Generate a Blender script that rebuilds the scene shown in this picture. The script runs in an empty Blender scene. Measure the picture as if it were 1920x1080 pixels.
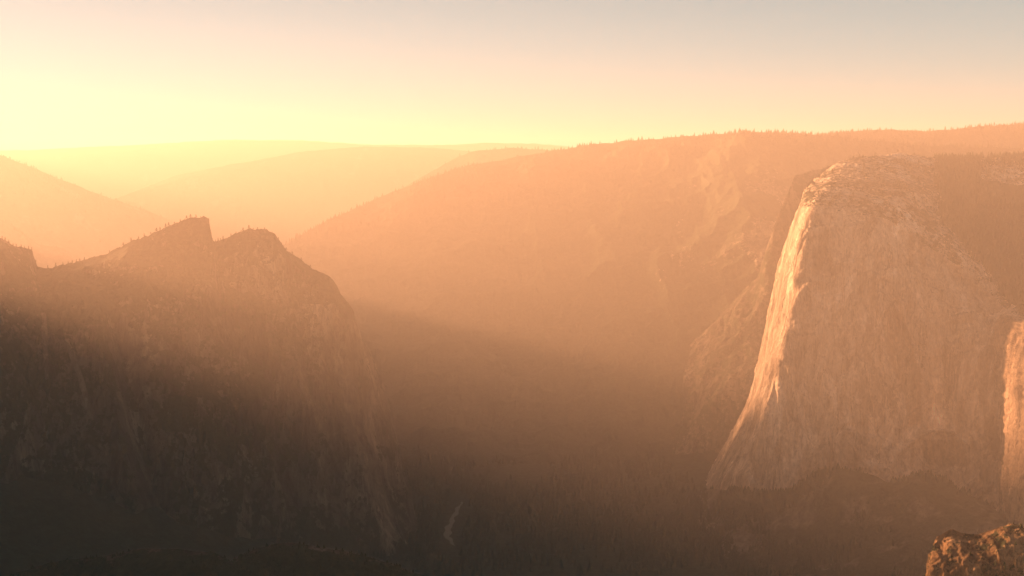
import bpy, math, random
import numpy as np
from mathutils import Vector, Matrix

C = bpy.context.scene
COL = C.collection
rad = math.radians

# ------------------------------------------------------------------ camera
F = 1900.0                      # focal length in pixels of the 1920 px wide photograph
PITCH = rad(7.2)
cam_d = bpy.data.cameras.new('camera')
cam = bpy.data.objects.new('camera', cam_d); COL.objects.link(cam)
cam.location = (0, 0, 0)
cam.rotation_euler = (rad(90) - PITCH, 0, 0)
cam_d.sensor_width = 36.0
cam_d.lens = 36.0 * F / 1920.0
cam_d.clip_start = 0.5
cam_d.clip_end = 90000
C.camera = cam

# ------------------------------------------------------------------ sun and sky
SUN_AZ = rad(62)                # to the left of the view direction
SUN_EL = rad(7.4)
SUN = Vector((-math.sin(SUN_AZ) * math.cos(SUN_EL), math.cos(SUN_AZ) * math.cos(SUN_EL), math.sin(SUN_EL)))
w = bpy.data.worlds.new('World'); C.world = w; w.use_nodes = True
nt = w.node_tree; nt.nodes.clear()
sky = nt.nodes.new('ShaderNodeTexSky'); sky.sky_type = 'NISHITA'; sky.sun_disc = False
sky.sun_elevation = SUN_EL; sky.sun_rotation = -SUN_AZ
sky.altitude = 500; sky.air_density = 0.8; sky.dust_density = 0.3; sky.ozone_density = 1.0
bg = nt.nodes.new('ShaderNodeBackground'); bg.inputs['Strength'].default_value = 0.05
wo = nt.nodes.new('ShaderNodeOutputWorld')
# soften the sky's range a little (thin high haze evens out the glow round the sun)
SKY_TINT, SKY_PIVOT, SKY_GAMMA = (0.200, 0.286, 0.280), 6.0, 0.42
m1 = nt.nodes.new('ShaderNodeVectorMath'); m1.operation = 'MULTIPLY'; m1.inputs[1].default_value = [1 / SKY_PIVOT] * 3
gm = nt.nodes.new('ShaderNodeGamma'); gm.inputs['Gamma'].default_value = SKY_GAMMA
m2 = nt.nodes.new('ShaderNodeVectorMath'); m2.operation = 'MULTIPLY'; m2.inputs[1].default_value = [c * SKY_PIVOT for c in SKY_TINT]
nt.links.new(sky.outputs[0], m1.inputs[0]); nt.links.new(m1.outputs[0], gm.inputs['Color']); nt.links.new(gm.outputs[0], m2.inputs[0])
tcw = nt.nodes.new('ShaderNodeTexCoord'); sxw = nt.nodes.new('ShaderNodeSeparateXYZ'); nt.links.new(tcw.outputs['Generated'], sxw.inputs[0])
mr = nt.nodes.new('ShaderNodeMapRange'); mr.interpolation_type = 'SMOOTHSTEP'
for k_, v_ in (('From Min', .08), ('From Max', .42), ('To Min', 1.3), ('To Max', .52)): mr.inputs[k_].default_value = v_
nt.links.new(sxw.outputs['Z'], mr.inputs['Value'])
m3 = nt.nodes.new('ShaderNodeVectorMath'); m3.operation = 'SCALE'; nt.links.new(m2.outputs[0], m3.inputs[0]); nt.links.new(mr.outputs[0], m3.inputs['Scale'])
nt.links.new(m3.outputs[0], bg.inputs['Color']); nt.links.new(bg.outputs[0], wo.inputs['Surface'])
sl = bpy.data.lights.new('sun', 'SUN'); sl.energy = 5; sl.angle = rad(5); sl.color = (1.0, 0.45, 0.205)
so = bpy.data.objects.new('sun', sl); COL.objects.link(so)
so.rotation_euler = SUN.to_track_quat('Z', 'Y').to_euler()
so.location = SUN * 3000

C.view_settings.view_transform = 'Standard'
C.view_settings.look = 'None'
C.view_settings.gamma = 1.0
C.view_settings.exposure = 2.62
C.cycles.volume_bounces = 0
C.cycles.max_bounces = 4

# ------------------------------------------------------------------ helpers
def W(px, py, Y):
    """world point seen at photo pixel (px,py) lying at distance Y ahead of the camera (arrays)"""
    px, py, Y = np.broadcast_arrays(np.asarray(px, float), np.asarray(py, float), np.asarray(Y, float))
    xc = (px - 960) / F; yc = -(py - 540) / F
    dy = math.cos(PITCH) + yc * math.sin(PITCH)
    dz = -math.sin(PITCH) + yc * math.cos(PITCH)
    k = Y / dy
    return np.stack([xc * k, Y, dz * k], -1)

def proj(P):
    d = P[..., 1] * math.cos(PITCH) - P[..., 2] * math.sin(PITCH)
    u_ = P[..., 1] * math.sin(PITCH) + P[..., 2] * math.cos(PITCH)
    return 960 + F * P[..., 0] / d, 540 - F * u_ / d

def vnoise(P, seed=0):
    P = np.asarray(P, float)
    i = np.floor(P).astype(np.int64); f = P - i
    f = f * f * f * (f * (f * 6 - 15) + 10)
    def h(a, b, c):
        n = (a * 374761393 + b * 668265263 + c * 2147483647 + seed * 974711) & 0xffffffff
        n = ((n ^ (n >> 13)) * 1274126177) & 0xffffffff
        n = ((n ^ (n >> 15)) * 2246822519) & 0xffffffff
        return ((n ^ (n >> 16)) & 0xffffff) / float(0xffffff) * 2 - 1
    r = 0
    for dx in (0, 1):
        wx = f[..., 0] if dx else 1 - f[..., 0]
        for dy in (0, 1):
            wy = f[..., 1] if dy else 1 - f[..., 1]
            for dz in (0, 1):
                wz = f[..., 2] if dz else 1 - f[..., 2]
                r = r + wx * wy * wz * h(i[..., 0] + dx, i[..., 1] + dy, i[..., 2] + dz)
    return r

def fbm(P, octv=4, seed=0, ridged=False, gain=0.5):
    r = 0; a = 1.0; s = 0
    P = np.asarray(P, float)
    for o in range(octv):
        n = vnoise(P * (2.03 ** o) + 17.3 * o, seed + o)
        if ridged: n = 1 - 2 * np.abs(n)
        r = r + a * n; s += a; a *= gain
    return r / s

def grid_mesh(name, G, mats, attr=None, mat_index=None):
    nv, nu = G.shape[:2]
    me = bpy.data.meshes.new(name)
    co = G.reshape(-1, 3).astype(np.float32)
    idx = np.arange(nu * nv).reshape(nv, nu)
    q = np.stack([idx[:-1, :-1], idx[:-1, 1:], idx[1:, 1:], idx[1:, :-1]], -1).reshape(-1, 4)
    return raw_mesh(name, co, q, mats, attr)

def raw_mesh(name, co, faces, mats, attr=None, smooth=True):
    """faces: (n,k) int array"""
    me = bpy.data.meshes.new(name)
    n, k = faces.shape
    me.vertices.add(len(co)); me.vertices.foreach_set('co', np.ascontiguousarray(co, np.float32).ravel())
    me.loops.add(n * k); me.loops.foreach_set('vertex_index', faces.astype(np.int32).ravel())
    me.polygons.add(n)
    me.polygons.foreach_set('loop_start', (np.arange(n) * k).astype(np.int32))
    me.polygons.foreach_set('loop_total', np.full(n, k, np.int32))
    me.update(calc_edges=True)
    me.polygons.foreach_set('use_smooth', np.full(n, smooth))
    if attr is not None:
        for an, av in attr.items():
            a = me.attributes.new(an, 'FLOAT', 'POINT')
            a.data.foreach_set('value', np.ascontiguousarray(av, np.float32).ravel())
    for m in (mats if isinstance(mats, (list, tuple)) else [mats]): me.materials.append(m)
    ob = bpy.data.objects.new(name, me); COL.objects.link(ob)
    return ob

def loft(rows, nu, nv, smooth=None, kink=None):
    """rows: list of (v, [(u,px,py,Y), ...]); returns (nv,nu,3) world grid and (u,v)"""
    u = np.linspace(0, 1, nu)
    R = []
    for n, (v, pts) in enumerate(rows):
        a = np.array(pts, float)
        px = np.interp(u, a[:, 0], a[:, 1]); py = np.interp(u, a[:, 0], a[:, 2]); Y = np.interp(u, a[:, 0], a[:, 3])
        s = 0.02 if smooth is None else smooth[n]
        if s > 0:
            k = int(s * nu) * 3 + 1; x = np.arange(-k, k + 1); g = np.exp(-0.5 * (x / (s * nu)) ** 2); g /= g.sum()
            def sm(c):
                e = np.concatenate([2 * c[0] - c[k:0:-1], c, 2 * c[-1] - c[-2:-k - 2:-1]])
                return np.convolve(e, g, 'valid')
            px, py, Y = sm(px), sm(py), sm(Y)
        R.append(W(px, py, Y))
    R = np.array(R); V = np.array([r[0] for r in rows], float)
    T = np.zeros_like(R)                                   # cubic Hermite across the rows
    d = np.diff(R, axis=0) / np.diff(V)[:, None, None]
    T[1:-1] = 0.5 * (d[1:] + d[:-1]); T[0] = d[0]; T[-1] = d[-1]
    v = np.linspace(0, 1, nv)
    for x in V[1:-1]: v[np.argmin(np.abs(v - x))] = x          # rows fall exactly on mesh lines
    out = np.zeros((nv, nu, 3))
    for j, vv in enumerate(v):
        i = min(max(np.searchsorted(V, vv, 'right') - 1, 0), len(V) - 2)
        hh = V[i + 1] - V[i]; t = (vv - V[i]) / hh
        Ta = d[i] if i == kink else T[i]; Tb = .8 * d[i] if i + 1 == kink else T[i + 1]   # a kink row is a sharp crest
        out[j] = ((2 * t**3 - 3 * t**2 + 1) * R[i] + (t**3 - 2 * t**2 + t) * hh * Ta
                  + (-2 * t**3 + 3 * t**2) * R[i + 1] + (t**3 - t**2) * hh * Tb)
    return out, np.meshgrid(u, v)

def normals(G):
    du = np.gradient(G, axis=1); dv = np.gradient(G, axis=0)
    n = np.cross(du, dv); n /= np.linalg.norm(n, axis=-1, keepdims=True) + 1e-9
    return n

def tag(o, label=None, cat=None, group=None, kind=None):
    if label: o['label'] = label
    if cat: o['category'] = cat
    if group: o['group'] = group
    if kind: o['kind'] = kind
    return o

# ------------------------------------------------------------------ materials
def newmat(name, rough=0.9):
    m = bpy.data.materials.new(name); m.use_nodes = True
    b = m.node_tree.nodes['Principled BSDF']; b.inputs['Roughness'].default_value = rough
    b.inputs['Specular IOR Level'].default_value = 0.15
    return m, m.node_tree, b

def nd(t, typ, **kw):
    n = t.nodes.new(typ)
    for k, v in kw.items():
        if k.startswith('i_'): n.inputs[k[2:].replace('_', ' ')].default_value = v
        else: setattr(n, k, v)
    return n

def tex(t, scale, detail=6, rough=0.6, stretch=(1, 1, 1), dist=0.0):
    g = nd(t, 'ShaderNodeNewGeometry'); mp = nd(t, 'ShaderNodeMapping'); mp.inputs['Scale'].default_value = stretch
    t.links.new(g.outputs['Position'], mp.inputs['Vector'])
    n = nd(t, 'ShaderNodeTexNoise'); n.inputs['Scale'].default_value = scale; n.inputs['Detail'].default_value = detail
    n.inputs['Roughness'].default_value = rough; n.inputs['Distortion'].default_value = dist
    t.links.new(mp.outputs[0], n.inputs['Vector'])
    return n.outputs['Fac']

def ramp(t, src, stops):
    r = nd(t, 'ShaderNodeValToRGB'); e = r.color_ramp.elements
    e[0].position, e[0].color = stops[0][0], (*stops[0][1], 1)
    e[1].position, e[1].color = stops[-1][0], (*stops[-1][1], 1)
    for p, c in stops[1:-1]:
        x = e.new(p); x.color = (*c, 1)
    t.links.new(src, r.inputs[0]); return r.outputs['Color']

def mix(t, fac, a, b, mode='MIX'):
    m = nd(t, 'ShaderNodeMix', data_type='RGBA', blend_type=mode)
    if isinstance(fac, (int, float)): m.inputs[0].default_value = fac
    else: t.links.new(fac, m.inputs[0])
    for s, x in ((6, a), (7, b)):
        if isinstance(x, tuple): m.inputs[s].default_value = (*x, 1)
        else: t.links.new(x, m.inputs[s])
    return m.outputs[2]

def granite(name, dark=(.16, .13, .10), mid=(.30, .25, .20), light=(.46, .40, .33), veg=True, ledge=0.0):
    m, t, b = newmat(name)
    big = tex(t, .006, 7, .68, (1, 1, .4), 1.2)
    streak = tex(t, .045, 8, .72, (1, 1, .07), .4)
    stain = tex(t, .022, 9, .8, (1, 1, .05), .25)
    fine = tex(t, .16, 6, .7, (1, 1, .5))
    # joints: thin dark lines round tall angular plates
    g = nd(t, 'ShaderNodeNewGeometry'); mp = nd(t, 'ShaderNodeMapping'); mp.inputs['Scale'].default_value = (1, 1, .28)
    wn = nd(t, 'ShaderNodeTexNoise'); wn.inputs['Scale'].default_value = .02; wn.inputs['Detail'].default_value = 4
    t.links.new(g.outputs['Position'], wn.inputs['Vector'])
    wv = nd(t, 'ShaderNodeVectorMath', operation='MULTIPLY_ADD'); wv.inputs[1].default_value = (45, 45, 90)
    t.links.new(wn.outputs['Color'], wv.inputs[0]); t.links.new(g.outputs['Position'], wv.inputs[2]); t.links.new(wv.outputs[0], mp.inputs['Vector'])
    lines = []
    for sc, wdt in ((.014, .035), (.045, .045)):
        vo = nd(t, 'ShaderNodeTexVoronoi', feature='DISTANCE_TO_EDGE'); vo.inputs['Scale'].default_value = sc
        t.links.new(mp.outputs[0], vo.inputs['Vector'])
        lines.append(ramp(t, vo.outputs['Distance'], [(0, (0, 0, 0)), (wdt, (1, 1, 1))]))
    vc = nd(t, 'ShaderNodeTexVoronoi', feature='F1'); vc.inputs['Scale'].default_value = .014; t.links.new(mp.outputs[0], vc.inputs['Vector'])
    plate = nd(t, 'ShaderNodeSeparateColor'); t.links.new(vc.outputs['Color'], plate.inputs[0])
    c1 = ramp(t, big, [(.40, dark), (.46, mid), (.54, mid), (.58, light)])
    c2 = ramp(t, streak, [(.38, (.55, .52, .50)), (.46, (.9, .88, .86)), (.56, (1.1, 1.08, 1.05)), (.62, (1.35, 1.32, 1.28))])
    c3 = ramp(t, fine, [(.35, (.82, .82, .82)), (.62, (1.12, 1.12, 1.12))])
    c4 = ramp(t, stain, [(.40, (.30, .29, .28)), (.435, (1, 1, 1))])
    c5 = ramp(t, plate.outputs[0], [(.2, (.86, .86, .86)), (.8, (1.1, 1.1, 1.1))])
    col = mix(t, 1.0, mix(t, 1.0, c1, c2, 'MULTIPLY'), c3, 'MULTIPLY')
    col = mix(t, .8, col, c4, 'MULTIPLY'); col = mix(t, 1.0, col, c5, 'MULTIPLY')
    col = mix(t, .3, col, lines[0], 'MULTIPLY'); col = mix(t, .16, col, lines[1], 'MULTIPLY')
    for an, cc in (('darkrock_suntone', (.60, .53, .46)), ('palerock', (1.45, 1.43, 1.4))):      # diorite bodies, dimmed sunlit edge, paler patches
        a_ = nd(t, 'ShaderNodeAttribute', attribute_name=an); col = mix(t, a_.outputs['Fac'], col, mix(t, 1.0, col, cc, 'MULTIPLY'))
    if veg:
        at = nd(t, 'ShaderNodeAttribute', attribute_name='veg')
        vn = tex(t, .05, 7, .75, (1, 1, 1))
        add = nd(t, 'ShaderNodeMath', operation='ADD'); t.links.new(at.outputs['Fac'], add.inputs[0]); t.links.new(vn, add.inputs[1])
        f = ramp(t, add.outputs[0], [(.89, (0, 0, 0)), (.915, (1, 1, 1))])
        vg = ramp(t, tex(t, .09, 5, .7), [(.35, (.018, .028, .014)), (.65, (.055, .068, .034))])
        col = mix(t, f, col, vg)
    t.links.new(col, b.inputs['Base Color'])
    bp = nd(t, 'ShaderNodeBump'); bp.inputs['Strength'].default_value = 1.0; bp.inputs['Distance'].default_value = 9
    h = nd(t, 'ShaderNodeMath', operation='ADD'); t.links.new(streak, h.inputs[0]); t.links.new(fine, h.inputs[1])
    h2 = nd(t, 'ShaderNodeMath', operation='MULTIPLY_ADD'); h2.inputs[1].default_value = .15; t.links.new(lines[0], h2.inputs[0]); t.links.new(h.outputs[0], h2.inputs[2])
    t.links.new(h2.outputs[0], bp.inputs['Height']); t.links.new(bp.outputs[0], b.inputs['Normal'])
    return m

def forest_floor(name, rockamt=.0, sc=1.0):
    m, t, b = newmat(name, 1.0)
    n1 = tex(t, .05 * sc, 7, .75); n2 = tex(t, .004 * sc, 5, .6, (1, 1, .5))
    c = ramp(t, n1, [(.35, (.014, .022, .013)), (.5, (.04, .05, .026)), (.68, (.085, .09, .05))])
    rk = ramp(t, n2, [(.60 - rockamt, (0, 0, 0)), (.68 - rockamt, (1, 1, 1))])
    st = ramp(t, tex(t, .03 * sc, 6, .7, (1, 1, .15)), [(.35, (.06, .055, .04)), (.65, (.24, .20, .16))])
    c = mix(t, rk, c, st)
    t.links.new(c, b.inputs['Base Color'])
    bp = nd(t, 'ShaderNodeBump'); bp.inputs['Strength'].default_value = 1.0; bp.inputs['Distance'].default_value = 12
    t.links.new(n1, bp.inputs['Height']); t.links.new(bp.outputs[0], b.inputs['Normal'])
    return m

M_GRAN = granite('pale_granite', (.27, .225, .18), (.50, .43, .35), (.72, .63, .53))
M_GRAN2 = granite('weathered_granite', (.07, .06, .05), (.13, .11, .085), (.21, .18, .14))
M_FOR = forest_floor('forested_slope', .0)
M_FORR = forest_floor('forest_and_outcrop', .0, 1.6)
M_TAL = forest_floor('talus', .09, 2.2)
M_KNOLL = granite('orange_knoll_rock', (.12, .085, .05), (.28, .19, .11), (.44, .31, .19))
M_FLOOR = forest_floor('valley_forest', -.1)
def leafmat(name, a, b_):
    m, t, b = newmat(name, 1.0)
    t.links.new(ramp(t, tex(t, .15, 3, .6), [(.35, a), (.65, b_)]), b.inputs['Base Color']); return m
M_LEAF = leafmat('conifer_needles', (.022, .032, .016), (.055, .068, .034))
M_BARK, _t, _b = newmat('bark'); _t.links.new(ramp(_t, tex(_t, .8, 4), [(.3, (.06, .04, .03)), (.7, (.14, .10, .07))]), _b.inputs['Base Color'])

# ------------------------------------------------------------------ big landforms
rng = np.random.default_rng(7)

def displace(G, u, v, amps, seed=0, stretch=.25, fade=None):
    n = normals(G)
    d = 0
    for sc, a, rid in amps:
        P = G / sc * np.array([1, 1, stretch])
        d = d + a * fbm(P, 3, seed + int(sc), rid)
    if fade is not None: d = d * fade
    return G + n * d[..., None]

# --- the big pale cliff on the right
rows = [
 (0.00, [(0,1290,985,4300),(.10,1262,985,3500),(.16,1292,985,3080),(.26,1390,1000,2840),(.5,1600,1000,2680),(.75,1790,1010,2590),(.85,1880,1040,2500),(.93,1925,1070,2250),(1,2300,1100,2050)]),
 (0.08, [(0,1330,915,4300),(.10,1310,920,3500),(.16,1332,914,3060),(.26,1405,922,2850),(.5,1600,930,2750),(.75,1785,930,2720),(.86,1884,950,2635),(.92,1925,960,2240),(1,2300,960,2080)]),
 (0.18, [(0,1375,835,4300),(.10,1360,838,3500),(.16,1372,835,3050),(.26,1422,838,2865),(.5,1605,850,2795),(.75,1790,850,2780),(.86,1884,870,2695),(.92,1928,880,2290),(1,2300,870,2120)]),
 (0.30, [(0,1415,745,4300),(.10,1405,748,3500),(.16,1416,745,3040),(.25,1436,750,2885),(.5,1615,760,2835),(.75,1790,775,2825),(.86,1880,790,2740),(.92,1928,800,2340),(1,2300,780,2160)]),
 (0.45, [(0,1440,620,4300),(.10,1438,620,3500),(.16,1446,618,3050),(.25,1480,620,2920),(.5,1635,620,2880),(.75,1785,650,2870),(.86,1872,680,2795),(.92,1925,690,2400),(1,2300,640,2210)]),
 (0.62, [(0,1470,500,4200),(.10,1465,500,3450),(.16,1471,498,3070),(.25,1500,500,2950),(.5,1645,500,2920),(.75,1785,560,2920),(.86,1868,620,2855),(.92,1922,640,2480),(1,2300,560,2260)]),
 (0.74, [(0,1500,410,4200),(.10,1493,410,3400),(.16,1492,408,3100),(.25,1518,408,2985),(.5,1655,425,2970),(.75,1795,520,2980),(.86,1872,588,2935),(.92,1925,612,2600),(1,2300,500,2400)]),
 (0.80, [(0,1508,385,4200),(.10,1505,378,3400),(.16,1504,374,3150),(.25,1528,380,3040),(.5,1665,398,3000),(.75,1812,488,2980),(.86,1890,560,2950),(.92,1935,590,2800),(1,2300,460,2600)]),
 (0.88, [(0,1540,350,4200),(.10,1508,358,3500),(.16,1510,356,3260),(.26,1552,350,3220),(.5,1700,350,3220),(.75,1840,420,3220),(.86,1915,480,3220),(1,2300,400,3100)]),
 (0.955,[(0,1540,335,4400),(.10,1528,336,3700),(.16,1536,331,3480),(.22,1572,304,3560),(.3,1620,292,3600),(.42,1680,288,3640),(.55,1750,296,3680),(.7,1800,299,3700),(.85,1900,293,3700),(1,2300,270,3700)]),
 (1.00, [(0,1560,480,4800),(.16,1560,480,4400),(.5,1750,480,4600),(1,2300,470,4600)]),
]
G, (U, V) = loft(rows, 900, 760, [.012, .008, .006, .006, .006, .006, .006, .008, .012, .008, .02], 9)
face = np.clip((.775 - V) / .05, 0, 1)
n = normals(G)
def blob(u0, v0, su, sv): return np.exp(-((U - u0) / su) ** 2 - ((V - v0) / sv) ** 2)
warp = G + 25 * np.stack([fbm(G / 120, 2, 201), fbm(G / 120, 2, 203), fbm(G / 120, 2, 205)], -1)
cell = fbm(warp / 110 * [1, 1, .28], 2, 3)
steps = np.abs((cell * 5) % 2 - 1)                 # exfoliation slabs: plateaus with sharp edges
steps = np.clip((steps - .5) * 5, -1, 1)
saw = ((G[..., 0] * .8 + 40 * fbm(G / 140 * [1, 1, .45], 3, 401)) / 52) % 1.0
saw2 = ((G[..., 0] * .8 + 22 * fbm(G / 70 * [1, 1, .3], 3, 405)) / 19) % 1.0
msk = np.clip(.5 + 1.5 * fbm(G / 150, 2, 409), 0, 1)
d = face * (-5 + 6 * (saw - .5) * msk + 2.2 * (saw2 - .5) * (1 - .5 * msk) + 9 * fbm(G / 260 * [1, 1, .3], 2, 2, True) + 4 * steps
            + 6 * fbm(warp / 55 * [1, 1, .10], 3, 9, True) + 3.0 * fbm(G / 16 * [1, 1, .10], 3, 21, True) + 1.6 * fbm(G / 9, 2, 27))
d += (1 - face) * (6 * fbm(G / 160, 4, 5) + 3.5 * fbm(G / 22 * [1, 1, 2.5], 3, 8, True) + 2 * fbm(G / 8, 2, 28))
# recessed darker scoop, arched roof low on the wall, leaning ramp
d -= 30 * blob(.60, .45, .045, .12) + 26 * blob(.71, .17, .05, .045)
arch = np.exp(-(((V - (.245 - 7 * (U - .71) ** 2)) / .008) ** 2)) * np.exp(-((U - .71) / .07) ** 2)
d += 14 * arch + 14 * blob(.45, .28, .06, .16)
ramp1 = np.exp(-((V - .35 - 1.2 * (U - .42)) / .012) ** 2) * ((U > .42) & (U < .60))
d -= 7 * ramp1
buttr = np.clip((U - .84) / .04, 0, 1) * face
d += buttr * (16 * fbm(G / 60 * [1, 1, .35], 3, 63, True) + 9 * fbm(G / 20 * [1, 1, .5], 3, 66, True))
edge = np.exp(-((U - .16) / .025) ** 2)
d *= (1 - .6 * edge)
G += n * d[..., None]
px_, py_ = proj(G)
XB = np.interp(py_, [270, 300, 400, 450, 520, 560, 600], [1745, 1752, 1765, 1800, 1858, 1890, 1925]) + 22 * fbm(G / 90, 3, 46)
veg = np.full(G.shape[:2], 0.0)
top = 1 - face
patch = fbm(G / 90, 3, 44)
veg = np.where(V > .775, .385 + .12 * patch + .5 * np.clip((px_ - XB) / 25, 0, 1), -.2)
veg -= .5 * ((px_ > 1840) & (V > .93))
def pb(x, y, sx_, sy_, tilt=0): return np.exp(-((px_ - x - tilt * (py_ - y)) / sx_) ** 4 - ((py_ - y) / sy_) ** 4)
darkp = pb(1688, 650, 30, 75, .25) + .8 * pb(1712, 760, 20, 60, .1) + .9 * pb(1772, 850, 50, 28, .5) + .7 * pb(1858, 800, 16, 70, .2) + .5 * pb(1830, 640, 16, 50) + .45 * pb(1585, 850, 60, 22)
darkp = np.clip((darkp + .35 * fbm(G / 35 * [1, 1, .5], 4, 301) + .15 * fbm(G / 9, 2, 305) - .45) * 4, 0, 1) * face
darkp = np.clip(darkp + face * (.9 * np.clip((U - .855) / .02, 0, 1) + .45 * np.clip((.27 - U) / .02, 0, 1) * (.6 + .8 * fbm(G / 25 * [1, 1, .15], 3, 321))), 0, 1)  # sunlit left edge dimmed by colour so sun won't clip; buttress also darkened
lightp = pb(1832, 770, 14, 50, .1) + .8 * pb(1650, 800, 30, 60, -.2) + .7 * pb(1760, 760, 18, 60)
lightp = np.clip((lightp + .35 * fbm(G / 35 * [1, 1, .4], 4, 311) - .45) * 4, 0, 1) * face
cliff = grid_mesh('granite_cliff', G, M_GRAN, {'veg': veg, 'darkrock_suntone': darkp, 'palerock': lightp})
tag(cliff, 'huge pale granite wall with sunlit left edge and rounded summit, right of the valley', 'cliff', None, 'structure')
CL = (G, U, V, veg, px_ - XB)

# --- the notched rock mass on the left
crest = [(0,-420,400),(.10,-200,415),(.20,-60,432),(.245,0,447),(.262,25,460),(.285,60,468),(.292,70,500),(.305,90,502),(.33,130,494),(.355,165,486),(.38,205,474),(.405,240,456),(.43,290,436),(.455,325,420),
         (.475,345,412),(.49,362,408),(.505,386,407),(.5095,392,411),(.5118,393.5,452),(.525,402,453),(.54,425,446),(.56,450,436),(.575,468,430),(.59,500,432),(.605,515,440),(.62,524,452),(.64,534,468),(.68,560,484),(.71,580,500),(.74,596,522),(.80,604,540),(1,600,560)]
def cr(f): return [(u, x, y, f(u, x)) for u, x, y in crest]
rows = [
 (0.00, [(0,-420,1250,1700),(.3,60,1180,2150),(.5,380,1120,2350),(.65,640,1075,2560),(.74,762,1050,2700),(.82,800,1035,2950),(1,800,1000,3900)]),
 (0.12, [(0,-420,1080,1800),(.3,60,1040,2230),(.5,385,1000,2420),(.65,620,985,2620),(.74,742,978,2740),(.82,765,970,2950),(1,780,940,3900)]),
 (0.30, [(0,-420,900,1900),(.3,65,870,2320),(.5,390,850,2500),(.65,600,850,2680),(.74,714,845,2770),(.82,725,840,2950),(1,740,820,3900)]),
 (0.50, [(0,-420,680,2000),(.3,70,700,2420),(.5,392,690,2590),(.65,585,700,2720),(.74,676,700,2790),(.82,684,700,2950),(1,690,690,3900)]),
 (0.66, [(0,-420,500,2100),(.3,72,590,2500),(.5,392,570,2670),(.65,570,590,2760),(.72,640,606,2800),(.76,648,612,2840),(.82,650,620,2980),(1,640,620,3900)]),
 (0.82, cr(lambda u, x: np.interp(u, [0, .25, .29, .5, .74, .82, 1], [2250, 2600, 2720, 2780, 2850, 3050, 3900]))),
 (1.00, [(0,-420,700,3600),(.3,60,760,3900),(.5,390,760,4000),(.74,600,760,4100),(1,640,760,4300)]),
]
G, (U, V) = loft(rows, 1300, 420, [.02, .02, .015, .012, .006, 0, .02], 5)
n = normals(G)
kk = 18; npad = np.concatenate([n[:, :1].repeat(kk, 1), n, n[:, -1:].repeat(kk, 1)], 1); cs = np.cumsum(np.concatenate([np.zeros_like(npad[:, :1]), npad], 1), 1)
n = (cs[:, 2 * kk + 1:] - cs[:, :-2 * kk - 1]); n /= np.linalg.norm(n, axis=-1, keepdims=True) + 1e-9     # smoothed, so the notch keeps its upright side
near_crest = np.exp(-((V - .82) / .03) ** 2)
d = (34 * fbm(G / 300 * [1, 1, .35], 3, 13, True) + 14 * fbm(G / 85 * [1, 1, .2], 3, 19, True) + 6 * fbm(G / 26 * [1, 1, .3], 3, 31))
# gullies running down the wall
d -= 40 * np.exp(-((U - .37 - .12 * (.8 - V)) / .012) ** 2) * np.clip((.8 - V) * 5, 0, 1)
d += 30 * np.exp(-((U - .35 - .10 * (.8 - V)) / .014) ** 2) * np.clip((.68 - V) * 6, 0, 1)
d *= 1 - .93 * near_crest
G += n * d[..., None]
rough = fbm(G / 11, 3, 77)
G[..., 2] += near_crest * rough * 5
n2 = normals(G)
veg = np.where(V > .84, .5, .33 + .5 * np.clip(n2[..., 2] * -1 if n2[..., 2].mean() < 0 else n2[..., 2], 0, 1) - .1 + .15 * fbm(G / 120, 3, 5))
lx, ly = proj(G)
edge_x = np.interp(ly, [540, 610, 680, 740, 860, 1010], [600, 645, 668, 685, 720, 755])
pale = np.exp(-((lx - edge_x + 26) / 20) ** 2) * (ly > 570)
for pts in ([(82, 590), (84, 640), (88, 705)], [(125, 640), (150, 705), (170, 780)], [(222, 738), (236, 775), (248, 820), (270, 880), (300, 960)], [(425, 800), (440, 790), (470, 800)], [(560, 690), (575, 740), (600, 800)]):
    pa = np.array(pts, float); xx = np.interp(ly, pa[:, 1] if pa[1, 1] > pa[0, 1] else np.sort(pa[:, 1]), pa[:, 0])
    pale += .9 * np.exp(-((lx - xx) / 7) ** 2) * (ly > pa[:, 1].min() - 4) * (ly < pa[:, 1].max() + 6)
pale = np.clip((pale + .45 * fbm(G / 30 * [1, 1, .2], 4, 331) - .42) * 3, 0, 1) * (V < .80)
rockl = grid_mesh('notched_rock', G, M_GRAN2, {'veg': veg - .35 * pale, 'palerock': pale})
tag(rockl, 'dark notched rock mountain in shade with two blunt summits, left of the valley', 'rock mountain', None, 'structure')
RL = (G, U, V)

def hill(name, crest, rows_low, label, mat, nu=500, nv=260, amps=((500, 60, True), (140, 18, True), (40, 5, False)), seed=1, vc=.8, back=900, st=.5, vegf=None):
    """crest: [(px,py,Y)], rows_low: [(v,[(px,py,Y)..])], the back slope is added behind the crest"""
    x0, x1 = crest[0][0], crest[-1][0]
    f = lambda l: [((p[0] - l[0][0]) / (l[-1][0] - l[0][0]), *p) for p in l]
    rows = [(v, f(l)) for v, l in rows_low] + [(vc, f(crest)), (1.0, f([(p[0], p[1] + 150, p[2] + back) for p in crest]))]
    G, (U, V) = loft(rows, nu, nv, [.03] * len(rows_low) + [.004, .03], len(rows_low))
    nc = np.exp(-((V - vc) / .04) ** 2)
    G = displace(G, U, V, amps, seed, st, 1 - .9 * nc)
    G[..., 2] += nc * 6 * fbm(G / 60, 3, seed + 3)
    o = grid_mesh(name, G, mat, None if vegf is None else {'veg': vegf(G, U, V)})
    tag(o, label, 'hill', None, 'structure')
    return G, U, V

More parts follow.
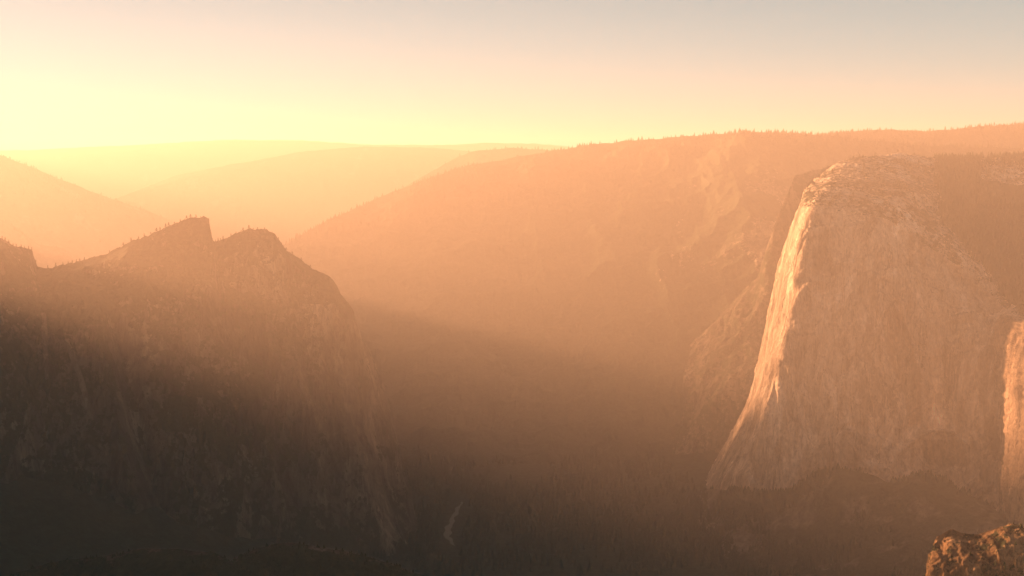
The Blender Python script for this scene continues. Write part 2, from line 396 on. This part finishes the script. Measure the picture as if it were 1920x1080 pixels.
def h1veg(G, U, V):
    x, y = proj(G)
    z = np.exp(-((x - 1340) / 130) ** 4 - ((y - 440) / 120) ** 4) + .8 * np.exp(-((x - 1480) / 60) ** 4 - ((y - 420) / 110) ** 4) + .5 * np.exp(-((x - 1150) / 60) ** 2 - ((y - 560) / 60) ** 2)
    return .66 - .36 * z * np.clip(.5 + 1.6 * fbm(G / 230 * [1, 1, .4], 4, 140), 0, 1.3)
M_GRAN3 = granite('hill_rock', (.10, .085, .065), (.20, .17, .13), (.33, .28, .22))
H1 = hill('forested_hill', [(520,470,5200),(600,425,5300),(680,385,5500),(760,352,5600),(880,312,5600),(1000,290,5600),(1100,274,5600),(1180,264,5500),(1280,256,5400),(1400,251,5300),(1500,253,5200),(1600,262,5100),(1750,275,5000),(2100,290,4900)],
     [(0, [(560,930,3400),(1000,900,3500),(1400,900,3500),(2100,900,3500)]), (.25, [(560,800,3800),(1000,770,3900),(1400,740,3700),(2100,740,3700)]), (.5, [(560,650,4400),(1000,580,4500),(1400,520,4300),(2100,520,4300)]), (.7, [(540,530,4900),(1000,380,5200),(1400,340,4900),(2100,360,4800)])],
     'broad forested hillside closing the valley behind the pale cliff', M_GRAN3, 900, 520, seed=4, vc=.86,
     amps=((700, 90, True), (260, 45, True), (90, 16, True), (30, 5, False)), vegf=h1veg)
H2 = hill('forested_hill', [(560,470,6900),(640,420,6900),(700,385,7000),(790,332,7100),(850,298,7200),(890,283,7200),(960,279,7200),(1040,282,7200),(1150,300,7200),(1300,320,7200)],
     [(0, [(560,800,5900),(900,800,5900),(1300,800,5900)]), (.4, [(560,620,6300),(900,520,6400),(1300,520,6400)])],
     'hazy rounded hump of forest just behind the left end of the broad hillside', M_FOR, 360, 200, seed=9)
H3 = hill('forested_hill', [(1350,300,5478),(1450,268,5478),(1530,253,5561),(1640,244,5644),(1740,247,5644),(1790,243,5644),(1850,237,5644),(1920,234,5644),(2100,228,5644),(2400,240,5644)],
     [(0, [(1350,700,4648),(1900,700,4648),(2400,700,4648)]), (.4, [(1350,480,4980),(1900,420,4980),(2400,420,4980)])],
     'level tree-lined plateau on the skyline above the pale cliff', M_FOR, 420, 200, seed=15)
H4 = hill('forested_hill', [(-900,560,5402),(-500,430,5872),(-300,330,6224),(-130,275,6577),(-60,275,6694),(0,291,6812),(60,315,6929),(130,342,7047),(200,370,7164),(280,398,7281),(380,440,7399),(480,500,7399),(600,580,7281)],
     [(0, [(-900,950,4228),(0,900,4698),(600,900,5167)]), (.4, [(-900,800,4698),(0,620,5402),(600,760,5872)])],
     'hazy hillside descending from the left edge behind the notched rock', M_FOR, 420, 220, seed=22)
H4b = hill('forested_hill', [(-500,640,5070),(-200,520,5200),(-80,420,5265),(0,412,5330),(30,428,5395),(70,460,5460),(105,463,5525),(125,470,5590),(150,492,5590),(220,560,5655),(400,700,5720)],
     [(0, [(-500,900,4420),(0,900,4550),(400,900,4810)]), (.4, [(-500,760,4680),(0,650,4810),(400,800,5070)])],
     'hazy grey spur between the notched rock and the hillside at the left edge', M_FOR, 360, 200, seed=26)
H5 = hill('distant_ridge', [(100,420,8360),(250,360,8624),(330,330,8800),(420,312,8800),(560,285,8976),(680,275,9152),(800,276,9240),(900,285,9328),(1100,300,9328)],
     [(0, [(100,650,7568),(600,650,7568),(1100,650,7568)]), (.4, [(100,520,7920),(600,480,7920),(1100,480,7920)])],
     'pale far ridge in the middle of the valley mouth', M_FOR, 260, 140, seed=33, amps=((700, 70, True), (200, 20, True)))
H6 = hill('distant_ridge', [(-300,290,11020),(100,280,11020),(300,270,11400),(420,263,11400),(560,264,11400),(700,272,11400),(850,272,11400),(930,268,11400),(1010,270,11400),(1100,278,11400),(1300,285,11400)],
     [(0, [(-300,500,10260),(600,500,10260),(1300,500,10260)]), (.4, [(-300,400,10640),(600,380,10640),(1300,380,10640)])],
     'faintest and farthest ridge on the skyline', M_FOR, 260, 120, seed=38, amps=((900, 80, True), (250, 20, True)))
# added low spur, unseen behind the notched rock, placed to shade the valley
def spur(name, pts, prof, label, seed, mat, nu=200, nv=100, amp=18):
    u = np.linspace(0, 1, nu); pts = np.array(pts, float); tt = np.linspace(0, 1, len(pts))
    c = np.stack([np.interp(u, tt, pts[:, k]) for k in range(3)], -1)
    k = nu // 20; g = np.ones(2 * k + 1) / (2 * k + 1)
    c = np.stack([np.convolve(np.concatenate([np.full(k, c[0, q]), c[:, q], np.full(k, c[-1, q])]), g, 'valid') for q in range(3)], -1)
    dv = np.gradient(c[:, :2], axis=0); dv /= np.linalg.norm(dv, axis=1, keepdims=True)
    nr = np.stack([dv[:, 1], -dv[:, 0]], -1)
    prof = np.array(prof, float); v = np.linspace(0, 1, nv); pt = np.linspace(0, 1, len(prof))
    G = np.zeros((nv, nu, 3))
    G[..., :2] = c[None, :, :2] + nr[None] * np.interp(v, pt, prof[:, 0])[:, None, None]
    G[..., 2] = c[None, :, 2] + np.interp(v, pt, prof[:, 1])[:, None]
    G += normals(G) * (amp * fbm(G / 140, 4, seed, True))[..., None]
    tag(grid_mesh(name, G, mat), label, 'hill', None, 'structure')
    return G
S1 = spur('added_shade_spur', [(-700, 3300, -740), (-780, 3500, -700), (-950, 3800, -680), (-1150, 4200, -650), (-1300, 4700, -640), (-1400, 5600, -680), (-1400, 6100, -760)],
     [(-560, -720), (-280, -350), (-100, -80), (0, 0), (80, -80), (210, -350), (380, -720)], 'added low spur hidden behind the notched rock, shading the valley', 51, M_FOR)
# ribbed buttress in the haze just left of the pale cliff
B1 = hill('ribbed_buttress', [(1300,640,3900),(1345,600,3850),(1380,560,3850),(1420,520,3800),(1450,430,3800),(1490,330,3900),(1560,310,4000),(1700,320,4000)],
     [(0, [(1240,860,3650),(1340,850,3550),(1420,850,3500),(1700,850,3450)]), (.2, [(1275,790,3700),(1350,760,3620),(1415,755,3560),(1700,740,3560)]), (.5, [(1290,700,3800),(1365,660,3720),(1440,640,3660),(1700,600,3650)])],
     'hazy ribbed buttress just left of the pale cliff', M_GRAN2, 260, 260, seed=41, amps=((160, 30, True), (50, 12, True), (18, 4, False)), st=.2, vegf=lambda G, U, V: .40 + .15 * fbm(G / 90 * [1, 1, .4], 3, 68))

# --- valley floor and the talus apron under the cliff
xs = np.concatenate([np.linspace(-14000, -2500, 60), np.linspace(-2450, 3000, 360), np.linspace(3100, 14000, 60)])
ys = np.concatenate([np.linspace(-3000, 900, 30), np.linspace(950, 5200, 300), np.linspace(5300, 12400, 60)])
X, Y = np.meshgrid(xs, ys)
P = np.stack([X, Y, np.zeros_like(X)], -1)
Z = -1085 + 14 * fbm(P / 400, 3, 60) + 5 * fbm(P / 60, 3, 62)
# south side talus under the notched rock
sb = np.interp(Y, [1000, 2300, 2900, 4000], [-200, -360, -330, -700])
rv = np.exp(-((X + 190) / 170) ** 2 - ((Y - 3000) / 330) ** 2)          # flat bed of the river
Z = Z * (1 - rv) + -1084 * rv
Z = np.maximum(Z, np.where(Y < 4200, -1085 + np.clip(sb - X, 0, 1200) * .45 + 15 * fbm(P / 130, 3, 71), -2000))
GR = np.stack([X, Y, Z], -1)
ground = grid_mesh('valley_floor', GR[:, ::1], M_FLOOR)
tag(ground, 'dark forested valley floor in shade', 'valley floor', None, 'structure')

def ground_z(x, y):
    i = np.clip(np.searchsorted(xs, x) - 1, 0, len(xs) - 2); j = np.clip(np.searchsorted(ys, y) - 1, 0, len(ys) - 2)
    fx = (x - xs[i]) / (xs[i + 1] - xs[i]); fy = (y - ys[j]) / (ys[j + 1] - ys[j])
    return (Z[j, i] * (1 - fx) * (1 - fy) + Z[j, i + 1] * fx * (1 - fy) + Z[j + 1, i] * (1 - fx) * fy + Z[j + 1, i + 1] * fx * fy)

T1 = hill('talus_slope', [(1180,985,3250),(1260,945,3150),(1330,917,3010),(1400,924,2850),(1440,926,2800),(1480,922,2760),(1530,893,2720),(1575,876,2690),(1610,884,2680),(1640,890,2660),(1662,908,2640),(1690,903,2620),(1720,890,2600),(1760,898,2580),(1800,920,2560),(1850,945,2500),(1880,968,2440),(1900,1000,2380),(2000,1040,2250),(2300,1080,2100)],
     [(0, [(1180,1160,2500),(1600,1200,2150),(2300,1260,1750)]), (.5, [(1180,1050,2850),(1500,1010,2600),(1900,1085,2150),(2300,1150,1950)])],
     'dark wooded talus slope under the pale granite wall', M_TAL, 520, 320, seed=57, vc=.9, back=500, amps=((180, 16, True), (60, 7, True), (18, 2.5, False)))
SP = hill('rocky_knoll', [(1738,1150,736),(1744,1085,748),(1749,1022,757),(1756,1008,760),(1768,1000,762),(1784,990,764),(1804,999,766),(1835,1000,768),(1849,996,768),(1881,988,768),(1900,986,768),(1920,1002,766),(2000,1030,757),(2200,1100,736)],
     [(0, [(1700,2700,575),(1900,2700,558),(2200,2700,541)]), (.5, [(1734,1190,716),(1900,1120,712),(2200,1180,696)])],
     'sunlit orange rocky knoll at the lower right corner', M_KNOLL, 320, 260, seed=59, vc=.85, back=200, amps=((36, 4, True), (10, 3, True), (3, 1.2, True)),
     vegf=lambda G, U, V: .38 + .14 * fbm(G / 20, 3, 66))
FG = hill('near_ledge', [(-160,1160,1250),(-40,1110,1260),(30,1078,1270),(90,1059,1280),(150,1048,1290),(200,1041,1290),(270,1029,1300),(330,1031,1300),(400,1037,1290),(425,1048,1280),(434,1054,1280),(450,1042,1290),(480,1028,1300),(520,1020,1310),(560,1019,1310),(620,1030,1300),(700,1050,1290),(800,1078,1280),(900,1110,1270)],
     [(0, [(-160,1400,950),(400,1380,950),(900,1400,950)]), (.5, [(-160,1230,1130),(400,1160,1150),(900,1200,1150)])],
     'black wooded ledge with thin pale rock edges, bared as highlights, along the bottom left of the picture', M_GRAN2, 700, 220, seed=61, vc=.85, back=350, amps=((60, 6, True), (20, 3, True), (7, 1, False)),
     vegf=lambda G, U, V: .62 - .22 * np.exp(-((V - .84) / .035) ** 2) + .12 * fbm(G / 25, 3, 64))  # crest rock bared paler, standing in for thin highlights there
# --- the rim the camera stands on: runs left and forward, out of the frame, towards the notched rock
rows_x = np.linspace(0, 1, 120)
# rim crest shaped to shade the valley air; heights across (q) and along (a) the sun's direction
RIM_SHADE_KEYS = [(0, 1300, 22), (200, 1500, -65), (600, 1750, -236), (900, 2000, -358), (1200, 2250, -470), (1500, 2500, -590), (1700, 2700, -660)]
def rim():
    nu, nv = 200, 120
    u = np.linspace(0, 1, nu)
    # crest path in plan, from behind the camera to the rock at left
    te, sa, ca = math.tan(SUN_EL), math.sin(SUN_AZ), math.cos(SUN_AZ)
    R = [(q * ca - a * sa, q * sa + a * ca, K + te * a) for q, a, K in RIM_SHADE_KEYS]
    pts = np.array([(900, -900, 60), (300, -350, 40), (-100, -40, 0), (-500, 0, -20), (-950, 350, 80)] + R + [(-2300, 3300, -330)], float)
    tt = np.linspace(0, 1, len(pts))
    c = np.stack([np.interp(u, tt, pts[:, k]) for k in range(3)], -1)
    dirv = np.gradient(c[:, :2], axis=0); dirv /= np.linalg.norm(dirv, axis=1, keepdims=True)
    nrm = np.stack([dirv[:, 1], -dirv[:, 0]], -1)         # towards the valley
    prof = np.array([(-2500, 40), (-1200, 30), (-500, 40), (-150, 10), (0, 0), (25, -40), (60, -300), (110, -600), (260, -950), (500, -1150)], float)
    pt = np.linspace(0, 1, len(prof)); v = np.linspace(0, 1, nv)
    off = np.interp(v, pt, prof[:, 0]); dz = np.interp(v, pt, prof[:, 1])
    G = np.zeros((nv, nu, 3))
    G[..., :2] = c[None, :, :2] + nrm[None] * off[:, None, None]
    G[..., 2] = c[None, :, 2] + dz[:, None]
    nn = normals(G)
    G += nn * (12 * fbm(G / 120 * [1, 1, .4], 3, 90, True) * np.clip(np.hypot(G[..., 0], G[..., 1]) / 300 - .3, 0, 1))[..., None]
    return G
o = grid_mesh('shading_rim', rim(), M_GRAN2, {'veg': np.full((120, 200), .3)})
tag(o, 'granite rim south of the valley, its unseen crest shaped to shade the valley', 'rim', None, 'structure')

# ------------------------------------------------------------------ river
rp = [(866,941,3),(862,948,5),(858,955,8),(853,964,9),(849,972,8),(846,980,9),(842,988,11),(839,996,13),(838,1004,13),(842,1010,10),(846,1016,7),(853,1023,3)]
t_ = np.linspace(0, 1, 60); tr = np.linspace(0, 1, len(rp)); ra = np.array(rp, float)
cx, cy, cw = (np.interp(t_, tr, ra[:, k]) for k in range(3))
cx = cx + 1.5 * np.sin(t_ * 31); cw = cw * (1 + .25 * np.sin(t_ * 47 + 1))
def onplane(px, py, z):
    P1 = W(px, py, np.ones_like(px)); return P1 * (z / P1[..., 2:3])
L = onplane(cx - cw / 2, cy, -1079.5); Rr = onplane(cx + cw / 2, cy, -1079.5)
m_w, t, b = newmat('river_water', .4); b.inputs['Base Color'].default_value = (.10, .10, .08, 1); b.inputs['Specular IOR Level'].default_value = .6
bp = nd(t, 'ShaderNodeBump'); bp.inputs['Strength'].default_value = .3; bp.inputs['Distance'].default_value = .3
t.links.new(tex(t, .5, 3), bp.inputs['Height']); t.links.new(bp.outputs[0], b.inputs['Normal'])
tag(grid_mesh('river', np.stack([L, Rr], 0), m_w), 'short bright bend of river on the valley floor', 'river', None, 'structure')

# ------------------------------------------------------------------ trees
def conifer_template(r, sides=6):
    vs, fs = [], []
    for z0, z1, rad_ in ((.12, .55, .24), (.34, .80, .17), (.60, 1.0, .10)):
        b0 = len(vs)
        for k in range(sides):
            a = 2 * math.pi * (k + r.uniform(-.25, .25)) / sides; q = rad_ * r.uniform(.65, 1.25)
            vs.append((q * math.cos(a), q * math.sin(a), z0 + r.uniform(-.05, .05)))
        vs.append((r.uniform(-.01, .01), r.uniform(-.01, .01), z1))
        for k in range(sides): fs.append((b0 + k, b0 + (k + 1) % sides, b0 + sides))
    b0 = len(vs)
    for k in range(3):
        a = 2 * math.pi * k / 3; vs += [(.02 * math.cos(a), .02 * math.sin(a), -.08)]
    vs.append((0, 0, .5)); fs += [(b0, b0 + 1, b0 + 3), (b0 + 1, b0 + 2, b0 + 3), (b0 + 2, b0, b0 + 3)]
    return np.array(vs), np.array(fs)
TPL = [conifer_template(random.Random(k)) for k in range(6)]

def forest(name, P, H, label, width=1.0):
    """one mesh of many small conifers standing at points P with heights H"""
    co, fa, off = [], [], 0
    which = rng.integers(0, len(TPL), len(P)); ang = rng.uniform(0, 6.28, len(P)); wd = rng.uniform(.75, 1.35, len(P)) * width
    for k, (tv, tf) in enumerate(TPL):
        m = which == k
        if not m.any(): continue
        p, h, a, wi = P[m], H[m], ang[m], wd[m]
        c, s_ = np.cos(a)[:, None], np.sin(a)[:, None]
        X_ = (tv[None, :, 0] * c - tv[None, :, 1] * s_) * (h * wi)[:, None] + p[:, 0:1]
        Y_ = (tv[None, :, 0] * s_ + tv[None, :, 1] * c) * (h * wi)[:, None] + p[:, 1:2]
        Z_ = tv[None, :, 2] * h[:, None] + p[:, 2:3]
        co.append(np.stack([X_, Y_, Z_], -1).reshape(-1, 3))
        fa.append((tf[None] + (np.arange(len(p)) * len(tv))[:, None, None] + off).reshape(-1, 3)); off += len(p) * len(tv)
    o = raw_mesh(name, np.concatenate(co), np.concatenate(fa), M_LEAF, smooth=False)
    tag(o, label, 'forest', None, 'stuff'); return o

def pick(G, prob, count, jitter=6):
    w_ = np.asarray(prob, float).ravel(); w_ = w_ / w_.sum()
    idx = rng.choice(len(w_), count, p=w_)
    P = G.reshape(-1, 3)[idx].copy()
    return P, idx
def area(G):
    return np.linalg.norm(np.cross(np.gradient(G, axis=1), np.gradient(G, axis=0)), axis=-1)

def crest_forest(H, count, hmin, hmax, label, spread=.05, vc=.8, xr=(-60, 1980)):
    G, U, V = H; px, py = proj(G)
    clump = np.clip(.6 + 1.4 * fbm(G / 300, 3, 81), .05, 2)
    pr = area(G) * np.exp(-((V - vc) / spread) ** 2) * clump * ((px > xr[0]) & (px < xr[1]))
    P, _ = pick(G, pr, count)
    P[:, :2] += rng.uniform(-6, 6, (count, 2)); P[:, 2] -= 1.5
    h = rng.uniform(0, 1, count) ** 1.5 * (hmax - hmin) + hmin
    forest('conifer_forest', P, h, label)

crest_forest(H1, 9000, 9, 27, 'conifers lining the top of the broad hillside', .05, .86)
crest_forest(H2, 2600, 9, 28, 'conifers on the hazy hump at the left end of the broad hillside', .06)
crest_forest(H3, 5000, 9, 24, 'conifers on the level skyline plateau at upper right', .06)
crest_forest(H4, 2400, 9, 27, 'conifers on the hazy hillside at the left edge', .07, .8, (-60, 500))
crest_forest((H4b), 1200, 8, 20, 'conifers on the grey hazy spur at the left edge', .08, .8, (-60, 400))

# woods on the shoulder right of the pale summit
G, U, V, veg, px_ = CL
dxb = px_; px_, _q = proj(G); w_ = np.clip((dxb + 8) / 25, 0, 1) * (V > .79) * (V < .97)
w_ *= np.clip(.75 + .9 * fbm(G / 70, 3, 15), .02, 2) * (1 - .93 * ((px_ > 1840) & (V > .915) & (V < .945)))
w_ *= (px_ < 1990)
P, _ = pick(G, area(G) * w_, 7000); P[:, :2] += rng.uniform(-4, 4, P[:, :2].shape)
forest('conifer_forest', P - [0, 0, 1], rng.uniform(9, 26, len(P)), 'dense dark woods on the slope behind and right of the pale summit')

# woods on the talus, the valley floor and the near ledge
G, U, V = T1
cl = np.clip(.45 + 2.2 * fbm(G / 110, 3, 91), 0, 2)
P, _ = pick(G, area(G) * cl * (V < .91), 9000); P[:, :2] += rng.uniform(-4, 4, P[:, :2].shape)
forest('conifer_forest', P - [0, 0, 2], rng.uniform(9, 24, len(P)), 'dark woods covering the talus slope under the granite wall', 1.3)
gx, gy = np.meshgrid(np.linspace(-900, 1100, 260), np.linspace(2550, 5000, 300))
from functools import reduce
Zg = ground_z(gx, gy); GG = np.stack([gx, gy, Zg], -1)
rpx, rpy = proj(GG)
near_river = np.zeros(gx.shape, bool)
for a_, b_ in zip(cx[::3], cy[::3]): near_river |= (np.abs(rpx - a_) < 16) & (rpy > b_ - 14) & (rpy < b_ + 32)
cl = np.clip(.5 + 1.5 * fbm(GG / 260, 3, 95), 0, 2) * ~near_river
P, _ = pick(GG, cl, 13000); P[:, :2] += rng.uniform(-5, 5, P[:, :2].shape)
forest('conifer_forest', P - [0, 0, 1], rng.uniform(14, 34, len(P)), 'dark conifer forest on the shaded valley floor', 1.1)
G, U, V = FG
P, _ = pick(G, area(G) * (V > .45) * (V < .9) * np.clip(.3 + 1.8 * fbm(G / 40, 3, 97), 0, 2), 2600)
forest('conifer_forest', P - [0, 0, .5], rng.uniform(1.5, 6, len(P)), 'scrub on the black near ledge at the bottom left', 1.6)
G, U, V = SP
P, _ = pick(G, area(G) * (V > .3) * (V < .9) * np.clip(-.1 + 1.8 * fbm(G / 40, 3, 99), 0, 2), 500)
forest('conifer_forest', P - [0, 0, .5], rng.uniform(1.5, 5, len(P)), 'scrub on the sunlit knoll at the lower right', 1.4)

ORD = ['first','second','third','fourth','fifth','sixth','seventh','eighth','ninth','tenth','eleventh','twelfth','thirteenth','fourteenth','fifteenth','sixteenth','seventeenth','eighteenth','nineteenth','twentieth']
ORD += ['twenty-' + o for o in ORD[:9]] + ['thirtieth'] + ['thirty-' + o for o in ORD[:9]] + ['fortieth'] + ['forty-' + o for o in ORD[:9]]
# single pines one can tell apart
def pine_mesh(seed, spread, base, n=150, power=1.0):
    r = random.Random(seed); vs, fs = [], []
    for k in range(n):                                  # clumps of needle sprays through the crown's volume
        z = base + (1 - base) * r.random() ** 1.1
        rr = spread * (1 - ((z - base) / (1 - base)) ** 1.3 * .85) * math.sqrt(r.random()) * (.7 + .5 * math.sin(3 * z * 6 + seed))
        a = r.uniform(0, 6.283); c = Vector((rr * math.cos(a), rr * math.sin(a), z))
        for q in range(2):
            s_ = r.uniform(.04, .085)
            d1 = Vector((r.uniform(-1, 1), r.uniform(-1, 1), r.uniform(-.4, .4))).normalized() * s_
            d2 = Vector((r.uniform(-1, 1), r.uniform(-1, 1), r.uniform(-.6, .6))).normalized() * s_ * .7
            b0 = len(vs); vs += [c - d1 - d2, c + d1 - d2, c + d1 + d2, c - d1 + d2]; fs.append((b0, b0 + 1, b0 + 2, b0 + 3))
    return np.array([tuple(v) for v in vs]), np.array(fs)
def trunk_mesh(seed, base):
    r = random.Random(seed); vs, fs = [], []; rings = 5; sd = 6
    for j in range(rings):
        t0 = j / (rings - 1); z = -.06 + .98 * t0; rr = .028 * (1 - .85 * t0)
        ox = .02 * math.sin(2.5 * t0 + seed); oy = .02 * math.cos(2 * t0 + seed)
        for k in range(sd): a = 6.283 * k / sd; vs.append((ox + rr * math.cos(a), oy + rr * math.sin(a), z))
    for j in range(rings - 1):
        for k in range(sd): fs.append((j * sd + k, j * sd + (k + 1) % sd, (j + 1) * sd + (k + 1) % sd, (j + 1) * sd + k))
    for b_ in range(5):                                 # limbs
        z = base + (.9 - base) * b_ / 5; a = r.uniform(0, 6.28); l = .2 * (1.1 - z); b0 = len(vs)
        for s1 in (-.006, .006):
            vs += [(s1, 0, z + s1), (l * math.cos(a) + s1 * .3, l * math.sin(a), z + .03)]
        fs.append((b0, b0 + 1, b0 + 3, b0 + 2))
    return np.array(vs), np.array(fs)
KINDS_ = []
for k, (sp_, ba_) in enumerate([(.32, .02), (.40, .08), (.50, .12), (.27, .01), (.60, .02)]):
    r_ = bpy.data.objects.new('pine_tree', None)
    cv, cf = pine_mesh(k + 3, sp_, ba_); tv, tf = trunk_mesh(k + 3, ba_)
    c_ = raw_mesh('crown', cv, cf, M_LEAF, smooth=False); tk = raw_mesh('trunk', tv, tf, M_BARK)
    COL.objects.link(r_); c_.parent = r_; tk.parent = r_
    KINDS_.append((r_, c_, tk))
used_ = set()
def put_pine(P, h, kind, label, group):
    r_, c_, tk = KINDS_[kind]
    if kind in used_:
        r2 = r_.copy(); COL.objects.link(r2)
        for ch in (c_, tk):
            d_ = ch.copy(); COL.objects.link(d_); d_.parent = r2
    else:
        r2 = r_; used_.add(kind)
    r2.location = P; r2.scale = (h, h, h); r2.rotation_euler = (0, 0, float(rng.uniform(0, 6.28)))
    tag(r2, label, 'tree', group)

G, U, V = RL
rows_c = [np.argmin(np.abs(V[:, 0] - v_)) for v_ in (.82,)]
cg = G[rows_c[0]]; cpx, cpy = proj(cg)
def on_crest(px):
    ok = np.where((U[0] < .80))[0]; return cg[ok[np.argmin(np.abs(cpx[ok] - px))]]
for n_, (px, h, k) in enumerate([(205,9,3),(231,13,2),(246,15,3),(259,10,2),(270,9,0),(283,8,2),(294,15,2),(300,12,1),(311,15,1),(316,13,2),(327,8,2),(338,8,0),(350,13,2),(357,13,2),(367,11,2),(376,6,4)]):
    p = on_crest(px); put_pine(p - np.array([0, 0, .6]), h * rng.uniform(.65, .9), k, 'small pine on the rising crest left of the notch, %s from the notch' % ORD[15 - n_], 'pines on the crest left of the notch')
for n_, (px, h, k) in enumerate([(398,10,3),(404,8,0),(409,11,3),(414,9,0),(418,12,3),(433,11,3),(443,7,0),(452,8,2),(456,10,1),(467,11,2),(475,7,2),(483,7,4),(497,8,2),(510,6,4),(522,8,1),(537,9,2),(548,11,1),(565,8,2),(582,7,2)]):
    p = on_crest(px); put_pine(p - np.array([0, 0, .6]), h * rng.uniform(.65, .9), k, 'small pine on the summit crest right of the notch, %s from the notch' % ORD[n_], 'pines on the crest right of the notch')
for n_, px in enumerate((4, 10, 17, 25, 31, 40, 46, 54, 60, 67, 90, 104, 118, 128, 136, 143, 150, 158)):
    p = on_crest(px); put_pine(p - np.array([0, 0, .6]), rng.uniform(6, 10), int(rng.choice([0, 3, 3, 1])), 'slim pine on the low left shoulder of the notched rock, %s from the picture edge' % ORD[n_], 'pines on the left shoulder of the notched rock')
# scattered pines on the pale summit
G, U, V, veg, px_ = CL
pxx, pyy = proj(G)
w_ = area(G) * (V > .79) * (V < .958) * (pxx > 1500) * (pxx < 1900) * (px_ < 10) * np.clip(.25 + 1.7 * fbm(G / 60, 3, 17), 0, 2)
P, idx = pick(G, w_, 235)
o_ = np.argsort(proj(P)[0]); P, idx = P[o_], idx[o_]; n_ = 0
for p, i_ in zip(P, idx):
    k = int(rng.choice([1, 2, 2, 4, 4, 0])); up = V.ravel()[i_] > .945
    p = p - np.array([0, 0, .7])
    if up:
        put_pine(p, rng.uniform(7, 14), k, 'little pine on the summit skyline of the granite wall, %s from its left end' % ORD[n_], 'pines on the summit skyline'); n_ += 1
    else:
        put_pine(p, rng.uniform(7, 14), k, 'dark little pine scattered over the bare pale summit of the granite wall', 'pines scattered over the pale summit')

# ------------------------------------------------------------------ haze
hx0, hx1, hy0, hy1, hz0, hz1 = -15000, 15000, -4000, 12600, -1400, 262
v8 = np.array([(x, y, z) for x in (hx0, hx1) for y in (hy0, hy1) for z in (hz0, hz1)], float)
fq = np.array([(0,1,3,2),(4,6,7,5),(0,4,5,1),(2,3,7,6),(0,2,6,4),(1,5,7,3)])
mh = bpy.data.materials.new('haze'); mh.use_nodes = True; t = mh.node_tree; t.nodes.clear()
pv = t.nodes.new('ShaderNodeVolumePrincipled'); ou = t.nodes.new('ShaderNodeOutputMaterial')
pv.inputs['Density'].default_value = 1.25e-4
pv.inputs['Color'].default_value = (.95, .88, .80, 1)
pv.inputs['Anisotropy'].default_value = 0.22
t.links.new(pv.outputs[0], ou.inputs['Volume'])
hz = raw_mesh('haze', v8, fq, mh, smooth=False)
tag(hz, 'thick golden haze filling the valley', 'haze', None, 'stuff')
